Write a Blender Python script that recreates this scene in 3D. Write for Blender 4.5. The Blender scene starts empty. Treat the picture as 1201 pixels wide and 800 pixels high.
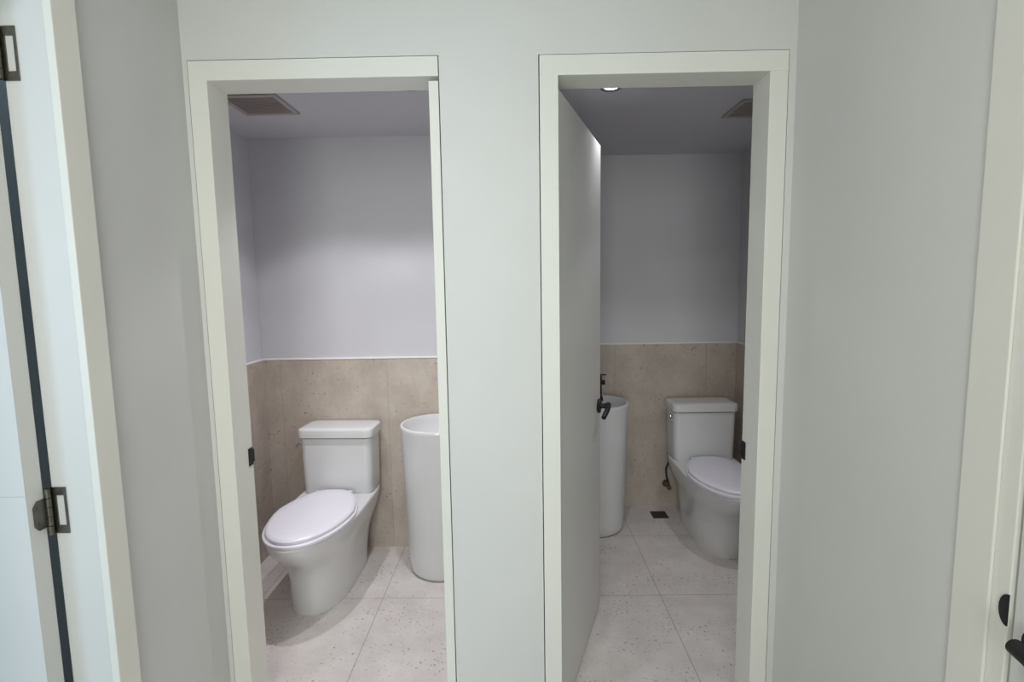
import bpy, bmesh, math
from mathutils import Vector, Matrix
sc = bpy.context.scene
COL = sc.collection
PI = math.pi

# ------------------------------------------------------------------ materials
def new_mat(name):
    m = bpy.data.materials.new(name); m.use_nodes = True
    nt = m.node_tree
    return m, nt, nt.nodes['Principled BSDF']

def nd(nt, typ, **kw):
    n = nt.nodes.new(typ)
    for k, v in kw.items(): setattr(n, k, v)
    return n

def math_n(nt, op, a, b=None, c=None):
    n = nd(nt, 'ShaderNodeMath', operation=op)
    for i, v in enumerate((a, b, c)):
        if v is None: continue
        if isinstance(v, (int, float)): n.inputs[i].default_value = v
        else: nt.links.new(v, n.inputs[i])
    return n.outputs[0]

def ramp(nt, fac, stops):
    r = nd(nt, 'ShaderNodeValToRGB')
    el = r.color_ramp.elements
    el[0].position, el[0].color = stops[0][0], (*stops[0][1], 1)
    el[1].position, el[1].color = stops[-1][0], (*stops[-1][1], 1)
    for p, c in stops[1:-1]:
        e = el.new(p); e.color = (*c, 1)
    nt.links.new(fac, r.inputs[0])
    return r.outputs[0]

def mixc(nt, fac, a, b, blend='MIX'):
    n = nd(nt, 'ShaderNodeMix', data_type='RGBA', blend_type=blend)
    if isinstance(fac, (int, float)): n.inputs[0].default_value = fac
    else: nt.links.new(fac, n.inputs[0])
    for s, v in ((n.inputs[6], a), (n.inputs[7], b)):
        if isinstance(v, tuple): s.default_value = (*v, 1)
        else: nt.links.new(v, s)
    return n.outputs[2]

def noise(nt, vec, scale, detail=3, rough=.5):
    n = nd(nt, 'ShaderNodeTexNoise')
    n.inputs['Scale'].default_value = scale
    n.inputs['Detail'].default_value = detail
    n.inputs['Roughness'].default_value = rough
    if vec is not None: nt.links.new(vec, n.inputs['Vector'])
    return n.outputs['Fac']

def paint(name, col, rough=.6, var=.03, bump=.02, nscale=60, spec=.35):
    m, nt, b = new_mat(name)
    g = nd(nt, 'ShaderNodeNewGeometry').outputs['Position']
    n = noise(nt, g, 2.5, 3)
    lo = tuple(c * (1 - var) for c in col); hi = tuple(min(1, c * (1 + var)) for c in col)
    nt.links.new(ramp(nt, n, [(.3, lo), (.7, hi)]), b.inputs['Base Color'])
    b.inputs['Roughness'].default_value = rough
    b.inputs['Specular IOR Level'].default_value = spec
    if bump:
        bp = nd(nt, 'ShaderNodeBump'); bp.inputs['Strength'].default_value = bump
        bp.inputs['Distance'].default_value = .01
        nt.links.new(noise(nt, g, nscale, 4), bp.inputs['Height'])
        nt.links.new(bp.outputs[0], b.inputs['Normal'])
    return m

def metal(name, col, rough, metallic=1.0):
    m, nt, b = new_mat(name)
    tc = nd(nt, 'ShaderNodeTexCoord').outputs['Object']
    n = noise(nt, tc, 120, 4)
    lo = tuple(c * .8 for c in col)
    nt.links.new(ramp(nt, n, [(.35, lo), (.65, col)]), b.inputs['Base Color'])
    b.inputs['Metallic'].default_value = metallic
    b.inputs['Roughness'].default_value = rough
    return m

def joints(nt, coord, lines, half=.0016):
    """1 near any of the given coordinate values; lines=('list',[...]) or ('grid',offset,size)"""
    if lines is None: return None
    if lines[0] == 'grid':
        _, off, size = lines
        v = math_n(nt, 'DIVIDE', math_n(nt, 'SUBTRACT', coord, off - 50 * size), size)
        fr = math_n(nt, 'FRACT', v)
        d = math_n(nt, 'MINIMUM', fr, math_n(nt, 'SUBTRACT', 1.0, fr))
        return math_n(nt, 'LESS_THAN', math_n(nt, 'MULTIPLY', d, size), half)
    out = None
    for L in lines[1]:
        l = math_n(nt, 'LESS_THAN', math_n(nt, 'ABSOLUTE', math_n(nt, 'SUBTRACT', coord, L)), half)
        out = l if out is None else math_n(nt, 'MAXIMUM', out, l)
    return out

def stone(name, base, dark, light, jx=None, jy=None, jz=None, pit=(.27, .22, .19), pit_t=.32,
          stretch=(1, 1, 1), rough=.45, jcol=(.25, .22, .2), pit_scale=60, half=.0016):
    m, nt, b = new_mat(name)
    g = nd(nt, 'ShaderNodeNewGeometry').outputs['Position']
    sx = nd(nt, 'ShaderNodeSeparateXYZ'); nt.links.new(g, sx.inputs[0])
    mp = nd(nt, 'ShaderNodeMapping'); nt.links.new(g, mp.inputs[0])
    mp.inputs['Scale'].default_value = stretch
    v = mp.outputs[0]
    cloud = noise(nt, v, 7, 6, .6)
    c = ramp(nt, cloud, [(.3, dark), (.5, base), (.72, light)])
    fine = noise(nt, v, 55, 4, .6)
    c = mixc(nt, .22, c, ramp(nt, fine, [(.3, dark), (.7, light)]))
    # open pits: clusters of small irregular dark pores
    p = noise(nt, v, pit_scale, 2, .5)
    cl = noise(nt, v, 5, 2, .5)
    thr = math_n(nt, 'ADD', math_n(nt, 'MULTIPLY', cl, .22), pit_t - .11)
    pm = math_n(nt, 'LESS_THAN', p, thr)
    c = mixc(nt, math_n(nt, 'MULTIPLY', pm, .75), c, pit)
    jm = None
    for coord, ln in zip(sx.outputs, (jx, jy, jz)):
        j = joints(nt, coord, ln, half)
        if j is not None: jm = j if jm is None else math_n(nt, 'MAXIMUM', jm, j)
    h = math_n(nt, 'SUBTRACT', 1.0, math_n(nt, 'MULTIPLY', pm, .6))
    if jm is not None:
        c = mixc(nt, math_n(nt, 'MULTIPLY', jm, .7), c, jcol)
        h = math_n(nt, 'SUBTRACT', h, jm)
    nt.links.new(c, b.inputs['Base Color'])
    b.inputs['Roughness'].default_value = rough
    bp = nd(nt, 'ShaderNodeBump'); bp.inputs['Strength'].default_value = .4
    bp.inputs['Distance'].default_value = .002
    nt.links.new(h, bp.inputs['Height']); nt.links.new(bp.outputs[0], b.inputs['Normal'])
    return m

M_WALL = paint('corridor_paint', (.70, .705, .68), .5, .02)
M_WALL_SIDE = paint('side_wall_paint', (.66, .665, .655), .5, .02)
M_FRAME = paint('frame_lacquer', (.80, .80, .74), .38, .015, .01, 30)
M_DOOR = paint('door_lacquer', (.70, .705, .68), .4, .015, .01, 30)
M_RWALL = paint('washroom_paint', (.64, .635, .66), .65, .03, .03)
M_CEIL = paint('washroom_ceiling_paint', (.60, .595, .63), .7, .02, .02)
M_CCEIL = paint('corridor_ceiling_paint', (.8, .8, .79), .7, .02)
M_CERAMIC = paint('white_ceramic', (.72, .73, .735), .12, .01, 0, spec=.6)
M_SEATPL = paint('seat_plastic', (.84, .83, .90), .25, .01, 0, spec=.5)
M_BLACK = metal('matt_black_metal', (.006, .006, .007), .5, 0)
M_HINGE = metal('antique_hinge_metal', (.21, .20, .17), .35)
M_CHROME = metal('chrome', (.75, .75, .77), .12)
M_TRIMW = paint('lit_edge_bead', (.88, .88, .88), .5, .01, 0)  # white trim colour, also painting in the lit top of the proud tile
M_VENT = paint('vent_plastic', (.36, .31, .29), .6, .04, 0)
M_VENTF = paint('vent_frame_plastic', (.42, .385, .37), .6, .02, 0)
M_LAMPRING = metal('downlight_ring_metal', (.20, .20, .21), .3, .8)
M_DRAIN = metal('drain_metal', (.10, .09, .11), .45, .7)
M_HOSE = metal('braided_hose', (.05, .05, .05), .5, .5)

S_BASE, S_DARK, S_LIGHT = (.53, .465, .40), (.43, .37, .315), (.62, .56, .49)
M_TILE_L_BACK = stone('limestone_left_back', S_BASE, S_DARK, S_LIGHT, jx=('list', [-1.335, -.735, -.135]), stretch=(1, 1, .8), jcol=(.3, .25, .21), half=.001)
M_TILE_L_SIDE = stone('limestone_left_side', S_BASE, S_DARK, S_LIGHT, jy=('list', [2.12, 2.72]), jz=('list', [.53]), stretch=(1, 1, .8), half=.0014)
M_TILE_R_BACK = stone('limestone_right_back', S_BASE, S_DARK, S_LIGHT, jx=('list', [.036, .636, 1.236]), stretch=(1, 1, .8), jcol=(.3, .25, .21), half=.0014)
M_TILE_R_SIDE = stone('limestone_right_side', S_BASE, S_DARK, S_LIGHT, jy=('list', [2.2, 2.8]), jz=('list', [.53]), stretch=(1, 1, .8), half=.0014)
F_BASE, F_DARK, F_LIGHT = (.68, .64, .62), (.60, .56, .54), (.77, .73, .71)
M_FLOOR_L = stone('floor_tile_left', F_BASE, F_DARK, F_LIGHT, jx=('grid', -.672, .6), jy=('grid', 2.378, .6), rough=.35, pit_t=.335, pit=(.26, .22, .21), jcol=(.24, .21, .2), pit_scale=75)
M_FLOOR_R = stone('floor_tile_right', F_BASE, F_DARK, F_LIGHT, jx=('grid', .672, .6), jy=('grid', 2.383, .6), rough=.35, pit_t=.335, pit=(.26, .22, .21), jcol=(.24, .21, .2), pit_scale=75)
M_FLOOR_C = stone('floor_tile_corridor', F_BASE, F_DARK, F_LIGHT, jx=('grid', 0, .6), jy=('grid', 1.6, .6), rough=.35, pit_t=.285)

def emis(name, col, s):
    m, nt, b = new_mat(name)
    b.inputs['Base Color'].default_value = (.9, .9, .9, 1)
    b.inputs['Emission Color'].default_value = (*col, 1)
    b.inputs['Emission Strength'].default_value = s
    return m
M_LED = emis('led_diffuser', (.95, .95, 1), 6)

# ------------------------------------------------------------------ mesh helpers
def BM(): return bmesh.new()

def box(bm, x0, x1, y0, y1, z0, z1, bev=0, seg=2):
    vs = [bm.verts.new((x, y, z)) for x in (x0, x1) for y in (y0, y1) for z in (z0, z1)]
    fs = [(0, 1, 3, 2), (4, 6, 7, 5), (0, 4, 5, 1), (2, 3, 7, 6), (0, 2, 6, 4), (1, 5, 7, 3)]
    faces = [bm.faces.new([vs[i] for i in f]) for f in fs]
    if bev:
        es = {e for f in faces for e in f.edges}
        bmesh.ops.bevel(bm, geom=list(es), offset=bev, segments=seg, profile=.5, affect='EDGES')

def loft(bm, rings, cap0=True, cap1=True):
    R = [[bm.verts.new(p) for p in r] for r in rings]
    n = len(R[0])
    for a, b in zip(R, R[1:]):
        for i in range(n):
            bm.faces.new((a[i], a[(i + 1) % n], b[(i + 1) % n], b[i]))
    if cap0: bm.faces.new(list(reversed(R[0])))
    if cap1: bm.faces.new(R[-1])
    return R

def circ(cx, cy, z, r, n=48):
    return [(cx + r * math.cos(2 * PI * i / n), cy + r * math.sin(2 * PI * i / n), z) for i in range(n)]

def tube(bm, pts, r, n=14):
    pts = [Vector(p) for p in pts]
    rings = []
    for i, p in enumerate(pts):
        t = (pts[min(i + 1, len(pts) - 1)] - pts[max(i - 1, 0)]).normalized()
        up = Vector((0, 0, 1)) if abs(t.z) < .9 else Vector((0, 1, 0))
        a = t.cross(up).normalized(); b = t.cross(a).normalized()
        rr = r[i] if isinstance(r, (list, tuple)) else r
        rings.append([p + (a * math.cos(2 * PI * k / n) + b * math.sin(2 * PI * k / n)) * rr for k in range(n)])
    loft(bm, rings)

def obj(name, bm, mat, parent=None, smooth=False, loc=None):
    bmesh.ops.recalc_face_normals(bm, faces=bm.faces)
    me = bpy.data.meshes.new(name); bm.to_mesh(me); bm.free()
    me.materials.append(mat)
    if smooth:
        me.polygons.foreach_set('use_smooth', [True] * len(me.polygons))
        me.set_sharp_from_angle(angle=math.radians(38))
    o = bpy.data.objects.new(name, me); COL.objects.link(o)
    if parent: o.parent = parent
    if loc: o.location = loc
    return o

def struct(name, bm, mat, **k):
    o = obj(name, bm, mat, **k); o['kind'] = 'structure'; return o

def empty(name, loc=(0, 0, 0), rz=0, label=None, cat=None, group=None, kind=None):
    o = bpy.data.objects.new(name, None); COL.objects.link(o)
    o.location = loc; o.rotation_euler = (0, 0, rz); o.empty_display_size = .05
    if label: o['label'] = label
    if cat: o['category'] = cat
    if group: o['group'] = group
    if kind: o['kind'] = kind
    return o

def copy_tree(o, parent=None):
    c = o.copy(); COL.objects.link(c)
    if parent: c.parent = parent
    for ch in [x for x in list(COL.objects) if x.parent is o]: copy_tree(ch, c)
    return c

# ------------------------------------------------------------------ dimensions
FY = 1.604            # corridor face of the wall with the two openings
BY = 1.712            # its washroom face
YL, YR = 2.896, 3.41  # back walls of the left / right washroom
XL, XR = -1.44, 1.442 # outer side walls
PX0, PX1 = -.12, -.03 # partition between the washrooms
CH = 2.31             # washroom ceiling
CC = 2.50             # corridor ceiling
CL, CR = -.976, .826  # corridor side walls
WT = .101             # thickness of the left corridor wall
Y0 = -1.6             # wall behind the camera
A = (-.962, -.219, 2.175)  # left opening in the wall (with shadow gap)
B = (.073, .805, 2.171)

# floors
for nm, (x0, x1, y0, y1), m in (('floor_left_washroom', (XL - .1, PX0 + .045, BY - .05, YL + .1), M_FLOOR_L),
                                ('floor_right_washroom', (PX0 + .045, XR + .1, BY - .05, YR + .1), M_FLOOR_R),
                                ('floor_corridor', (-3.1, 1.1, -3.1, BY - .05), M_FLOOR_C)):
    b = BM(); box(b, x0, x1, y0, y1, -.1, 0); struct(nm, b, m)
# ceilings
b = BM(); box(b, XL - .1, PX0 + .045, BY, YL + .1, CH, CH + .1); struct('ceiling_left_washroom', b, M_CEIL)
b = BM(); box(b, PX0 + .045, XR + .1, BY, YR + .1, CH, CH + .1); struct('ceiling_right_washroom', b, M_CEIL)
b = BM(); box(b, -3.1, 1.1, -3.1, BY, CC, CC + .1); struct('ceiling_corridor', b, M_CCEIL)
# the wall with the two openings (plaster on the corridor side)
b = BM()
box(b, XL - .1, A[0], FY, BY, 0, CC); box(b, A[1], B[0], FY, BY, 0, CC); box(b, B[1], XR + .1, FY, BY, 0, CC)
box(b, A[0], A[1], FY, BY, A[2], CC); box(b, B[0], B[1], FY, BY, B[2], CC)
struct('wall_front', b, M_WALL)
# washroom walls
b = BM(); box(b, XL - .1, PX0 + .045, YL, YL + .1, 0, CH); struct('wall_back_left_washroom', b, M_RWALL)
b = BM(); box(b, PX0 + .045, XR + .1, YR, YR + .1, 0, CH); struct('wall_back_right_washroom', b, M_RWALL)
b = BM(); box(b, XL - .1, XL, BY, YL, 0, CH); struct('wall_left_washroom', b, M_RWALL)
b = BM(); box(b, XR, XR + .1, BY, YR, 0, CH); struct('wall_right_washroom', b, M_RWALL)
b = BM(); box(b, PX0, PX1, BY, YR, 0, CH); struct('wall_partition', b, M_RWALL)
# stone wainscots and white beads that also paint in the lit top edge
WH = 1.105; T = .012
def wains(nm, x0, x1, y0, y1, mat):
    b = BM(); box(b, x0, x1, y0, y1, 0, WH); struct(nm, b, mat)
wains('trim_1', XL, PX0, YL - T, YL, M_TILE_L_BACK)
wains('trim_2', XL, XL + T, BY, YL - T, M_TILE_L_SIDE)
wains('trim_3', PX0 - T, PX0, BY, YL - T, M_TILE_L_SIDE)
wains('trim_4', PX1, XR, YR - T, YR, M_TILE_R_BACK)
wains('trim_5', XR - T, XR, BY, YR - T, M_TILE_R_SIDE)
wains('trim_6', PX1, PX1 + T, BY, YR - T, M_TILE_R_SIDE)
TB = .016
for nm, (x0, x1, y0, y1) in (('trim_7', (XL, PX0, YL - TB, YL)), ('trim_8', (XL, XL + TB, BY, YL - TB)),
                             ('trim_9', (PX1, XR, YR - TB, YR)), ('trim_10', (XR - TB, XR, BY, YR - TB))):
    b = BM(); box(b, x0, x1, y0, y1, WH, WH + .009, .002, 1); struct(nm, b, M_TRIMW)

# corridor side walls with their door openings
DL0, DL1 = .22, 1.158     # left side opening along Y
DLZ = 2.172
b = BM()
box(b, CL - WT, CL, DL1, FY, 0, CC); box(b, CL - WT, CL, -3.0, DL0, 0, CC); box(b, CL - WT, CL, DL0, DL1, DLZ, CC)
struct('wall_left', b, M_WALL_SIDE)
DR0, DR1 = -.02, .925
b = BM()
box(b, CR, CR + WT, DR1, FY, 0, CC); box(b, CR, CR + WT, Y0, DR0, 0, CC); box(b, CR, CR + WT, DR0, DR1, 2.172, CC)
struct('wall_right', b, M_WALL)
b = BM(); box(b, CL, CR + WT, Y0 - .1, Y0, 0, CC); struct('wall_rear', b, M_WALL)
# room beyond the left doorway, with its window
b = BM(); box(b, -3.0, CL - WT, 1.58, 1.7, 0, CC); struct('wall_far_side_room', b, M_WALL)
b = BM(); box(b, -3.1, CL, -3.1, -3.0, 0, CC); struct('wall_rear_side_room', b, M_WALL)
WY0, WY1, WZ0, WZ1 = -2.6, -1.0, .55, 2.1
b = BM()
box(b, -3.1, -3.0, -3.0, WY0, 0, CC); box(b, -3.1, -3.0, WY1, 1.7, 0, CC)
box(b, -3.1, -3.0, WY0, WY1, 0, WZ0); box(b, -3.1, -3.0, WY0, WY1, WZ1, CC)
struct('wall_left_side_room', b, M_WALL)
w = empty('window_1', (-3.05, (WY0 + WY1) / 2, WZ0), kind='structure')
b = BM()
cy = (WY1 - WY0) / 2; h = WZ1 - WZ0
box(b, -.03, .03, -cy, cy, 0, .05); box(b, -.03, .03, -cy, cy, h - .05, h)
for y in (-cy, -.025, cy - .05): box(b, -.03, .03, y, y + .05, .05, h - .05)
obj('window_frame', b, M_FRAME, w)

# ------------------------------------------------------------------ door frames in the front wall
FR = 1.600
def strike(parent, x, y, z, sgn):
    b = BM(); box(b, 0, sgn * .0035, -.013, .013, -.03, .03, .001, 1)
    box(b, sgn * .002, sgn * .0045, .004, .020, -.022, .022, .001, 1)
    o = obj('strike_plate', b, M_BLACK, parent, loc=(x, y, z)); o['label'] = 'black metal strike plate'
    return o
d1 = empty('door_1', (-.59, 1.65, 0), kind='structure'); L1 = Vector((-.59, 1.65, 0))
def fb(nm, par, o, x0, x1, y0, y1, z0, z1, mat=M_FRAME, bev=.0015):
    b = BM(); box(b, x0 - o[0], x1 - o[0], y0 - o[1], y1 - o[1], z0, z1, bev, 2)
    return obj(nm, b, mat, par)
fb('side_frame', d1, L1, -.959, -.905, FR, BY, 0, 2.1165)
fb('side_frame', d1, L1, -.251, -.222, FR + .004, BY, 0, 2.104)
fb('head_frame', d1, L1, -.959, -.2215, FR, BY, 2.1165 - .001, 2.172)
strike(d1, -.905 - L1.x, 1.695 - L1.y, .942, 1)
d2 = empty('door_2', (.44, 1.65, 0), kind='structure'); L2 = Vector((.44, 1.65, 0))
b = BM()   # rebated bar: narrow behind the stop so the leaf folds back into it
pr = [(.076, FR), (.130, FR), (.130, 1.637), (.094, 1.637), (.094, BY), (.076, BY)]
loft(b, [[(x - L2.x, y - L2.y, z) for x, y in pr] for z in (0, 2.1115)])
obj('side_frame', b, M_FRAME, d2)
fb('side_frame', d2, L2, .749, .802, FR, BY, 0, 2.1115)
fb('head_frame', d2, L2, .076, .802, FR - .001, BY, 2.1105, 2.168)
strike(d2, .749 - L2.x, 1.695 - L2.y, .942, -1)
# the open leaf, hinged on the left of the right opening
leaf_len = .709
ang = math.atan2(.9435, .3315)
lf = BM(); box(lf, 0, leaf_len, 0, .036, .008, 2.090, .002, 2)
leaf = obj('door_leaf', lf, M_DOOR, d2, loc=(.1335 - L2.x, 1.6415 - L2.y, 0)); leaf.rotation_euler = (0, 0, ang)

def lever_handle(bm, out, along, z, x, y=0.0, L=.115):
    """rosette, neck and lever; out=+1/-1 along local Y, lever runs along local X by sign 'along'"""
    n = 28
    rings = []
    for d, r in ((0, .030), (.008, .032), (.012, .030)):
        rings.append([(x + r * math.cos(2 * PI * k / n), y + out * d, z + r * math.sin(2 * PI * k / n)) for k in range(n)])
    loft(bm, rings)
    tube(bm, [(x, y + out * .004, z), (x, y + out * .03, z), (x, y + out * .042, z)], [.012, .0115, .013], 16)
    pts = []; rad = []
    for i in range(11):
        t = i / 10
        pts.append((x + along * (-.008 + t * L), y + out * (.044 + .006 * math.sin(PI * t)), z + .004 - .030 * t * t))
        rad.append(.0130 - .003 * t)
    tube(bm, pts, rad, 16)
b = BM()
# visible (right hand) face is local -Y
lever_handle(b, -1, -1, .968, leaf_len - .055)
lever_handle(b, 1, -1, .965, leaf_len - .055, .036)
# thumb turn below the visible lever
hd = obj('door_handle', b, M_BLACK, leaf, smooth=True); hd['label'] = 'matt black lever handle'
b = BM(); box(b, leaf_len - .0005, leaf_len + .0015, .008, .030, .89, 1.04, .0005, 1)
obj('latch_plate', b, M_BLACK, leaf)

# ------------------------------------------------------------------ left side doorway with leaf folded open
d3 = empty('door_3', (CL - .06, .69, 0), kind='structure'); L3 = Vector((CL - .06, .69, 0))
def f3(nm, x0, x1, y0, y1, z0, z1, mat=M_FRAME, bev=.002): return fb(nm, d3, L3, x0, x1, y0, y1, z0, z1, mat, bev)
CF = CL + .018
f3('side_casing', CL, CF, 1.139, 1.205, 0, 2.215)
f3('side_casing', CL, CF, .175, .24, 0, 2.215)
f3('head_casing', CL, CF, .24, 1.139, 2.15, 2.215)
f3('side_frame', CL - WT, CL - .004, 1.146, DL1, 0, DLZ, M_DOOR)
f3('side_frame', CL - WT, CL, DL0, .232, 0, DLZ)
f3('head_frame', CL - WT, CL, .232, 1.146, 2.158, DLZ)
# leaf: hinged at the far jamb, swung 90 degrees into the side room
lx = CL - WT - .007
b = BM(); box(b, -.84, 0, .0015, .042, .008, 2.150, .001, 1); box(b, -.84, 0, 0, .0015, .008, 1.056); box(b, -.84, 0, 0, .0015, 1.0575, 2.150)
leaf3 = obj('door_leaf', b, M_DOOR, d3, loc=(lx - L3.x, 1.090 - L3.y, 0))
HZ = (.20, 1.002, 2.003)
for z in HZ:
    b = BM()
    # knuckle
    kx, ky = .006, .046
    for k in range(5):
        z0 = -.055 + k * .022
        tube(b, [(kx, ky, z + z0 + .0008), (kx, ky, z + z0 + .0212)], .0062, 14)
    # frame-side plate: a C-shaped plate with an open window, lying on the jamb face
    jy = 1.146 - 1.090
    for (x0, x1, z0, z1) in ((.006, .018, -.055, .055), (.018, .041, -.055, -.036), (.018, .041, .036, .055), (.036, .041, -.036, .036)):
        box(b, x0, x1, jy - .003, jy - .0005, z + z0, z + z1)
    # leaf-side plate on the leaf edge (the piece that folds into the window)
    n = 10
    prof = [(.046, -.034), (.046, .034), (.022, .034), (.012, .022), (.012, -.022), (.022, -.034)]
    va = [b.verts.new((.0005, y, z + q)) for y, q in prof]; vb = [b.verts.new((.003, y, z + q)) for y, q in prof]
    b.faces.new(va); b.faces.new(vb[::-1])
    for i in range(6): b.faces.new((va[i], va[(i + 1) % 6], vb[(i + 1) % 6], vb[i]))
    for (y, q) in ((.022, -.018), (.022, .018), (.034, 0)):
        tube(b, [(.002, y, z + q), (.0042, y, z + q)], .0028, 10)
    h = obj('hinge', b, M_HINGE, leaf3, smooth=True); h['label'] = 'aged metal butterfly hinge'

# ------------------------------------------------------------------ right side door, closed
d4 = empty('door_4', (CR + .06, .45, 0), kind='structure'); L4 = Vector((CR + .06, .45, 0))
def f4(nm, x0, x1, y0, y1, z0, z1, mat=M_FRAME, bev=.002): return fb(nm, d4, L4, x0, x1, y0, y1, z0, z1, mat, bev)
f4('side_casing', CR - .006, CR, .870, .945, 0, 2.215)
f4('side_casing', CR - .006, CR, -.04, .03, 0, 2.215)
f4('head_casing', CR - .006, CR, .03, .870, 2.15, 2.215)
f4('side_frame', CR, CR + WT, .838, DR1, 0, 2.172)
f4('side_frame', CR, CR + WT, DR0, .06, 0, 2.172)
f4('head_frame', CR, CR + WT, .06, .838, 2.158, 2.172)
leaf4 = f4('door_leaf', CR + .004, CR + .044, .064, .832, .008, 2.150, M_DOOR, .002)
b = BM()
n = 20; prof = [(.838, -.028), (.838, .028)] + [(.838 + .016 * math.sin(PI * k / n), .028 * math.cos(PI * k / n)) for k in range(1, n)]
va = [b.verts.new((CR - .0025 - L4.x, y - L4.y, .938 + q)) for y, q in prof]; vb = [b.verts.new((CR + .0005 - L4.x, y - L4.y, .938 + q)) for y, q in prof]
b.faces.new(va); b.faces.new(vb[::-1])
for i in range(len(prof)): b.faces.new((va[i], va[(i + 1) % len(prof)], vb[(i + 1) % len(prof)], vb[i]))
o = obj('strike_plate', b, M_BLACK, d4); o['label'] = 'black rounded strike plate lip'
b = BM()
tmp = BM(); lever_handle(tmp, 1, -1, .91, 0, 0)
bmesh.ops.rotate(tmp, verts=tmp.verts, cent=(0, 0, 0), matrix=Matrix.Rotation(PI / 2, 3, 'Z'))
bmesh.ops.translate(tmp, verts=tmp.verts, vec=(CR + .004 - L4.x, .775 - L4.y, 0))
b.free()
o = obj('door_handle', tmp, M_BLACK, leaf4, smooth=True); o['label'] = 'matt black lever handle'

# ------------------------------------------------------------------ toilet
def egg(L_back, L_front, hw, z, n=72, back_hw=None, pf=2.2, pb=2.6, mid=None):
    """closed plan outline; local y = -distance from the tank back"""
    if mid is None: mid = L_back + (L_front - L_back) * .50
    pts = []
    for i in range(n):
        a = 2 * PI * i / n
        c, s = math.cos(a), math.sin(a)
        if s <= 0:   # front half
            p = pf; x = hw * math.copysign(abs(c) ** (2 / p), c); y = -mid - (L_front - mid) * abs(s) ** (2 / p)
        else:
            p = pb; w = hw if back_hw is None else hw
            x = w * math.copysign(abs(c) ** (2 / p), c); y = -mid + (mid - L_back) * abs(s) ** (2 / p)
            if back_hw is not None:
                t = (-y - L_back) / max(1e-6, mid - L_back)
                f = back_hw / hw + (1 - back_hw / hw) * min(1, t) ** 1.0
                x *= f
        pts.append((x, y, z))
    return pts

def rrect(cx, cy, hx, hy, r, z, n=8):
    pts = []
    for (sx, sy, a0) in ((1, 1, 0), (-1, 1, PI / 2), (-1, -1, PI), (1, -1, 1.5 * PI)):
        for k in range(n + 1):
            a = a0 + k / n * PI / 2
            pts.append((cx + sx * (hx - r) + r * math.cos(a), cy + sy * (hy - r) + r * math.sin(a), z))
    return pts

TW = .198
def make_toilet():
    t = empty('toilet', (0, 0, 0))
    # body: skirted pedestal flaring into the elongated bowl and the deck under the tank
    b = BM(); rings = []
    #       z    back  front  hw    pf   pb
    prof = [(0.0,  .05, .622, .134, 2.3, 4),
            (.012, .05, .625, .137, 2.3, 4),
            (.08,  .045, .622, .138, 2.3, 4),
            (.16,  .035, .622, .143, 2.3, 4.5),
            (.21,  .03, .632, .150, 2.3, 5),
            (.255, .02, .668, .162, 2.25, 5.5),
            (.290, .01, .712, .175, 2.2, 6),
            (.330, .0, .755, .187, 2.15, 6.5),
            (.365, .0, .785, .195, 2.1, 7),
            (.392, .0, .800, .199, 2.1, 7),
            (.402, .0, .800, .199, 2.1, 7),
            (.408, .003, .794, .194, 2.1, 7)]
    for z, lb, lfr, hw, pf, pb in prof: rings.append(egg(lb, lfr, hw, z, pf=pf, pb=pb, mid=.36))
    loft(b, rings)
    # low block carrying the tank
    loft(b, [rrect(0, -.100, .172, .088, .03, z) for z in (.36, .416)])
    obj('bowl', b, M_CERAMIC, t, smooth=True)
    # tank, slightly wider at the top
    b = BM(); rings = []
    for z, s in ((.411, .955), (.417, .972), (.50, .98), (.60, .99), (.708, 1.0)):
        rings.append(rrect(0, -.099, (TW - .006) * s, .094 * s, .038, z))
    loft(b, rings); obj('tank', b, M_CERAMIC, t, smooth=True)
    b = BM()
    loft(b, [rrect(0, -.1, TW - .004, .098, .036, .713), rrect(0, -.1, TW + .003, .105, .04, .716),
             rrect(0, -.1, TW + .004, .106, .04, .748), rrect(0, -.1, TW + .002, .104, .04, .757),
             rrect(0, -.1, TW - .006, .096, .036, .763), rrect(0, -.1, TW - .03, .07, .03, .765)])
    obj('tank_lid', b, M_CERAMIC, t, smooth=True)
    # seat ring and closed lid
    b = BM()
    def seat_ring(z, d): return egg(.222 + d, .797 - d, .194 - d, z, pf=2.05, pb=2.7, mid=.47, back_hw=.155 - d)
    loft(b, [seat_ring(.408, .004), seat_ring(.411, 0), seat_ring(.421, 0), seat_ring(.424, .004)])
    obj('seat', b, M_SEATPL, t, smooth=True)
    b = BM()
    def lid_ring(z, d): return egg(.210 + d, .785 - d, .186 - d, z, pf=2.0, pb=2.7, mid=.46, back_hw=.138 - d)
    loft(b, [lid_ring(.4245, .006), lid_ring(.427, 0), lid_ring(.437, 0), lid_ring(.443, .005), lid_ring(.4465, .02), lid_ring(.449, .06)])
    obj('seat_lid', b, M_SEATPL, t, smooth=True)
    for s in (-1, 1):
        b = BM(); tube(b, [(s * .075 - .02, -.226, .430), (s * .075 + .02, -.226, .430)], .010, 16)
        obj('seat_hinge', b, M_SEATPL, t, smooth=True)
    # trip lever on the left flank of the tank
    b = BM()
    x = -TW + .006
    tube(b, [(x + .004, -.15, .675), (x - .016, -.15, .675)], [.012, .010], 18)
    tube(b, [(x - .014, -.147, .676), (x - .016, -.175, .674), (x - .016, -.205, .668)], [.0065, .006, .0075], 12)
    o = obj('flush_lever', b, M_CHROME, t, smooth=True); o['label'] = 'chrome flush lever'
    return t
t1 = make_toilet()
t1.location = (-.970, 2.868, 0); t1.rotation_euler = (0, 0, math.radians(-2.0))
t1['label'] = 'white two-piece toilet with closed lid in the left washroom'
t1['category'] = 'toilet'; t1['group'] = 'toilets in the two washrooms'
t2 = copy_tree(t1)
t2.location = (1.145, 3.325, 0); t2.rotation_euler = (0, 0, 0)
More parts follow.
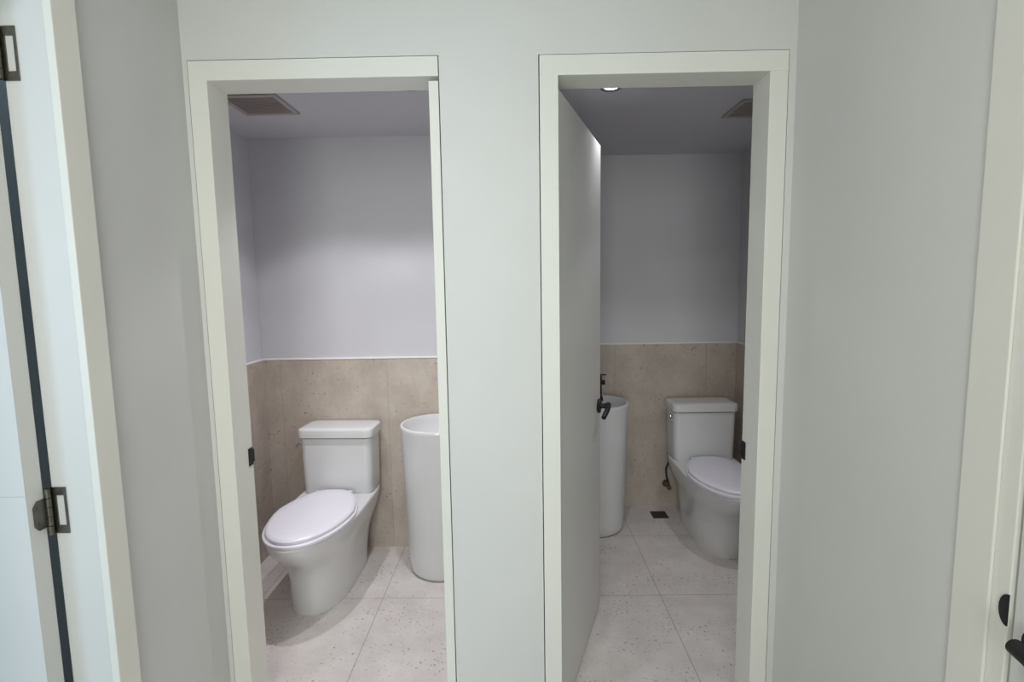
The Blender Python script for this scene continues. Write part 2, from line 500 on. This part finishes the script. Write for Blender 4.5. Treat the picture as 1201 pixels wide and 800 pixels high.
t2['label'] = 'white two-piece toilet partly cut off by the door frame in the right washroom'

# ------------------------------------------------------------------ column basins
def make_basin():
    t = empty('pedestal_basin')
    b = BM()
    outer = [(.0, .150), (.004, .160), (.018, .170), (.04, .1735), (.10, .177), (.40, .188), (.70, .198), (.772, .2015), (.785, .2025), (.791, .200), (.793, .196)]
    inner = [(.792, .188), (.785, .184), (.76, .180), (.72, .165), (.69, .13), (.675, .08), (.67, .03)]
    rings = [circ(0, 0, z, r, 64) for z, r in outer + inner]
    loft(b, rings)
    obj('column_bowl', b, M_CERAMIC, t, smooth=True)
    b = BM(); loft(b, [circ(0, 0, .6705, .026, 32), circ(0, 0, .675, .026, 32), circ(0, 0, .677, .02, 32)])
    obj('drain_plug', b, M_CHROME, t, smooth=True)
    return t
s1 = make_basin(); s1.location = (-.418, 2.672, 0)
s1['label'] = 'white round column basin standing beside the left toilet'
s1['category'] = 'basin'; s1['group'] = 'column basins in the two washrooms'
s2 = copy_tree(s1); s2.location = (.466, 3.12, 0)
s2['label'] = 'white round column basin behind the open door in the right washroom'
# black wall tap over the right basin
f = empty('basin_tap', (.513, YR - T, .862), label='matt black tap over the basin behind the open door', cat='tap')
b = BM()
tube(b, [(0, 0, .0), (0, -.010, 0)], [.026, .024], 24)
tube(b, [(0, -.008, 0), (0, -.14, .0)], .012, 18)
tube(b, [(0, -.14, -.075), (0, -.14, .06)], .017, 20)
obj('tap_body', b, M_BLACK, f, smooth=True)
b = BM()
tube(b, [(.0, -.14, .0605), (.0, -.14, .066)], .014, 20)
box(b, -.012, .045, -.148, -.132, .0655, .0715, .002, 2)
obj('tap_lever', b, M_BLACK, f, smooth=True)
b = BM()
tube(b, [(.010, -.14, .020), (.036, -.14, .020)], .015, 20)
obj('tap_knob', b, M_BLACK, f, smooth=True)
b = BM()
tube(b, [(0, -.150, -.055), (0, -.22, -.060), (0, -.235, -.075)], [.010, .010, .010], 16)
obj('tap_spout', b, M_BLACK, f, smooth=True)

# ------------------------------------------------------------------ supply valve behind the right toilet
v = empty('supply_valve', (.985, YR - T, .16), label='small dark metal supply valve on the stone wall left of the right toilet', cat='valve')
b = BM()
tube(b, [(0, 0, 0), (0, -.006, 0)], [.026, .022], 24); tube(b, [(0, -.005, 0), (0, -.06, 0)], .009, 14)
tube(b, [(0, -.05, -.008), (0, -.05, .03)], .010, 14); tube(b, [(0, -.06, 0), (0, -.085, 0)], .014, 14)
obj('valve_body', b, M_HINGE, v, smooth=True)
b = BM()
tube(b, [(0, -.05, .028), (-.012, -.052, .07), (-.016, -.055, .12), (.0, -.06, .17), (-.006, -.062, .225)], .0065, 10)
obj('hose', b, M_HOSE, v, smooth=True)

# ------------------------------------------------------------------ floor drain
d = empty('floor_drain', (.905, 3.262, 0), label='small square floor drain in the right washroom floor', cat='drain')
b = BM(); s = .05
for (x0, x1, y0, y1) in ((-s, s, -s, -s + .008), (-s, s, s - .008, s), (-s, -s + .008, -s + .008, s - .008), (s - .008, s, -s + .008, s - .008)):
    box(b, x0, x1, y0, y1, 0, .003)
obj('drain_frame', b, M_DRAIN, d)
b = BM(); box(b, -s + .008, s - .008, -s + .008, s - .008, 0, .001)
for k in range(6):
    y = -s + .014 + k * .0135
    box(b, -s + .010, s - .010, y, y + .006, .0005, .0025)
obj('drain_grate', b, M_DRAIN, d)

# ------------------------------------------------------------------ ceiling exhaust vents
def make_vent():
    t = empty('exhaust_vent')
    h = .125
    b = BM()
    for (x0, x1, y0, y1) in ((-h, h, -h, -h + .022), (-h, h, h - .022, h), (-h, -h + .022, -h + .022, h - .022), (h - .022, h, -h + .022, h - .022)):
        box(b, x0, x1, y0, y1, -.009, 0, .002, 1)
    obj('vent_frame', b, M_VENTF, t)
    b = BM(); box(b, -h + .022, h - .022, -h + .022, h - .022, -.004, -.001)
    for k in range(11):
        y = -h + .030 + k * .0182
        box(b, -h + .024, h - .024, y, y + .007, -.008, -.004)
    obj('vent_grille', b, M_VENT, t)
    return t
e1 = make_vent(); e1.location = (-1.115, 2.375, CH)
e1['label'] = 'brownish square exhaust vent on the left washroom ceiling'; e1['category'] = 'vent'; e1['group'] = 'ceiling exhaust vents'
e2 = copy_tree(e1); e2.location = (1.145, 2.55, CH)
e2['label'] = 'brownish square exhaust vent on the right washroom ceiling'

# ------------------------------------------------------------------ downlights
def make_down():
    t = empty('downlight')
    b = BM(); n = 40
    loft(b, [circ(0, 0, -.0005, .046, n), circ(0, 0, -.004, .0455, n), circ(0, 0, -.006, .042, n), circ(0, 0, -.0045, .031, n), circ(0, 0, -.001, .029, n)], False, False)
    obj('trim_ring', b, M_LAMPRING, t, smooth=True)
    b = BM(); loft(b, [circ(0, 0, -.0005, .0295, n), circ(0, 0, -.002, .0285, n)])
    obj('lens', b, M_LED, t)
    return t
dl = make_down()
SP = [(-.900, 2.193, 'recessed downlight over the toilet in the left washroom ceiling'),
      (-.42, 2.20, 'recessed downlight over the basin in the left washroom ceiling'),
      (.403, 2.255, 'lit recessed downlight beside the top of the open door in the right washroom'),
      (1.08, 2.20, 'recessed downlight over the toilet in the right washroom ceiling')]
POW = (16, 15.5, 6, 8)
for i, (x, y, lab) in enumerate(SP):
    o = dl if i == 0 else copy_tree(dl)
    o.location = (x, y, CH); o['label'] = lab; o['category'] = 'downlight'; o['group'] = 'recessed washroom downlights'
    L = bpy.data.lights.new('downlight_lamp', 'SPOT')
    L.energy = POW[i]; L.color = (.97, .95, 1.0); L.spot_size = math.radians(112); L.spot_blend = .28; L.shadow_soft_size = .03
    lo = bpy.data.objects.new('downlight_lamp', L); COL.objects.link(lo); lo.location = (x, y, CH - .03)
    # the brighter core of the same reflector's beam
    L2b = L.copy(); L2b.energy = POW[i] * 1.7; L2b.spot_size = math.radians(84); L2b.spot_blend = 1
    L.energy *= .72
    lo = bpy.data.objects.new('downlight_core', L2b); COL.objects.link(lo); lo.location = (x, y, CH - .03)

# ------------------------------------------------------------------ corridor light, added frontal fill and window light
def area(name, loc, rot, sx, sy, e, col, spread=PI):
    L = bpy.data.lights.new(name, 'AREA'); L.shape = 'RECTANGLE'; L.size = sx; L.size_y = sy
    L.energy = e; L.color = col; L.spread = spread
    o = bpy.data.objects.new(name, L); COL.objects.link(o); o.location = loc; o.rotation_euler = rot
    return o
area('corridor_ceiling_lamp', (-.4, .1, CC - .02), (0, 0, 0), .3, .3, 10, (1.0, .985, .92))
area('frontal_fill', (-.25, Y0 + .02, 1.45), (PI / 2, 0, 0), .8, 1.7, 14, (.955, 1.0, .965), math.radians(110))  # unseen fill added to brighten the front wall; the rear wall has no doorway
area('window_daylight', (-3.0, (WY0 + WY1) / 2, (WZ0 + WZ1) / 2), (0, -PI / 2, 0), WZ1 - WZ0 - .1, WY1 - WY0 - .1, 42, (.50, .74, 1.0))

w = bpy.data.worlds.new('World'); sc.world = w; w.use_nodes = True
w.node_tree.nodes['Background'].inputs[0].default_value = (.75, .85, 1, 1)
w.node_tree.nodes['Background'].inputs[1].default_value = .5

# ------------------------------------------------------------------ camera (orthonormal axes solved from the photograph's vanishing points)
cam = bpy.data.cameras.new('camera'); cam.sensor_width = 36; cam.lens = 611 / 1201 * 36; cam.clip_start = .02
co = bpy.data.objects.new('camera', cam); COL.objects.link(co)
D = Vector((5.5, -65, 611)).normalized()
N = Vector((93, 5750, 611)); N = (N - N.dot(D) * D).normalized()
Rr = N.cross(D)
if Rr.x < 0: Rr = -Rr
# rows: world X, Y, Z expressed in camera coords (x right, y down, z forward)
R = Matrix(((Rr.x, -Rr.y, -Rr.z), (D.x, -D.y, -D.z), (-N.x, N.y, N.z)))
co.matrix_world = Matrix.Translation((0, 0, 1.5)) @ R.to_4x4()
sc.camera = co

sc.view_settings.view_transform = 'Standard'
sc.view_settings.look = 'None'
sc.view_settings.gamma = 1
sc.view_settings.use_curve_mapping = False
sc.view_settings.exposure = 0.0
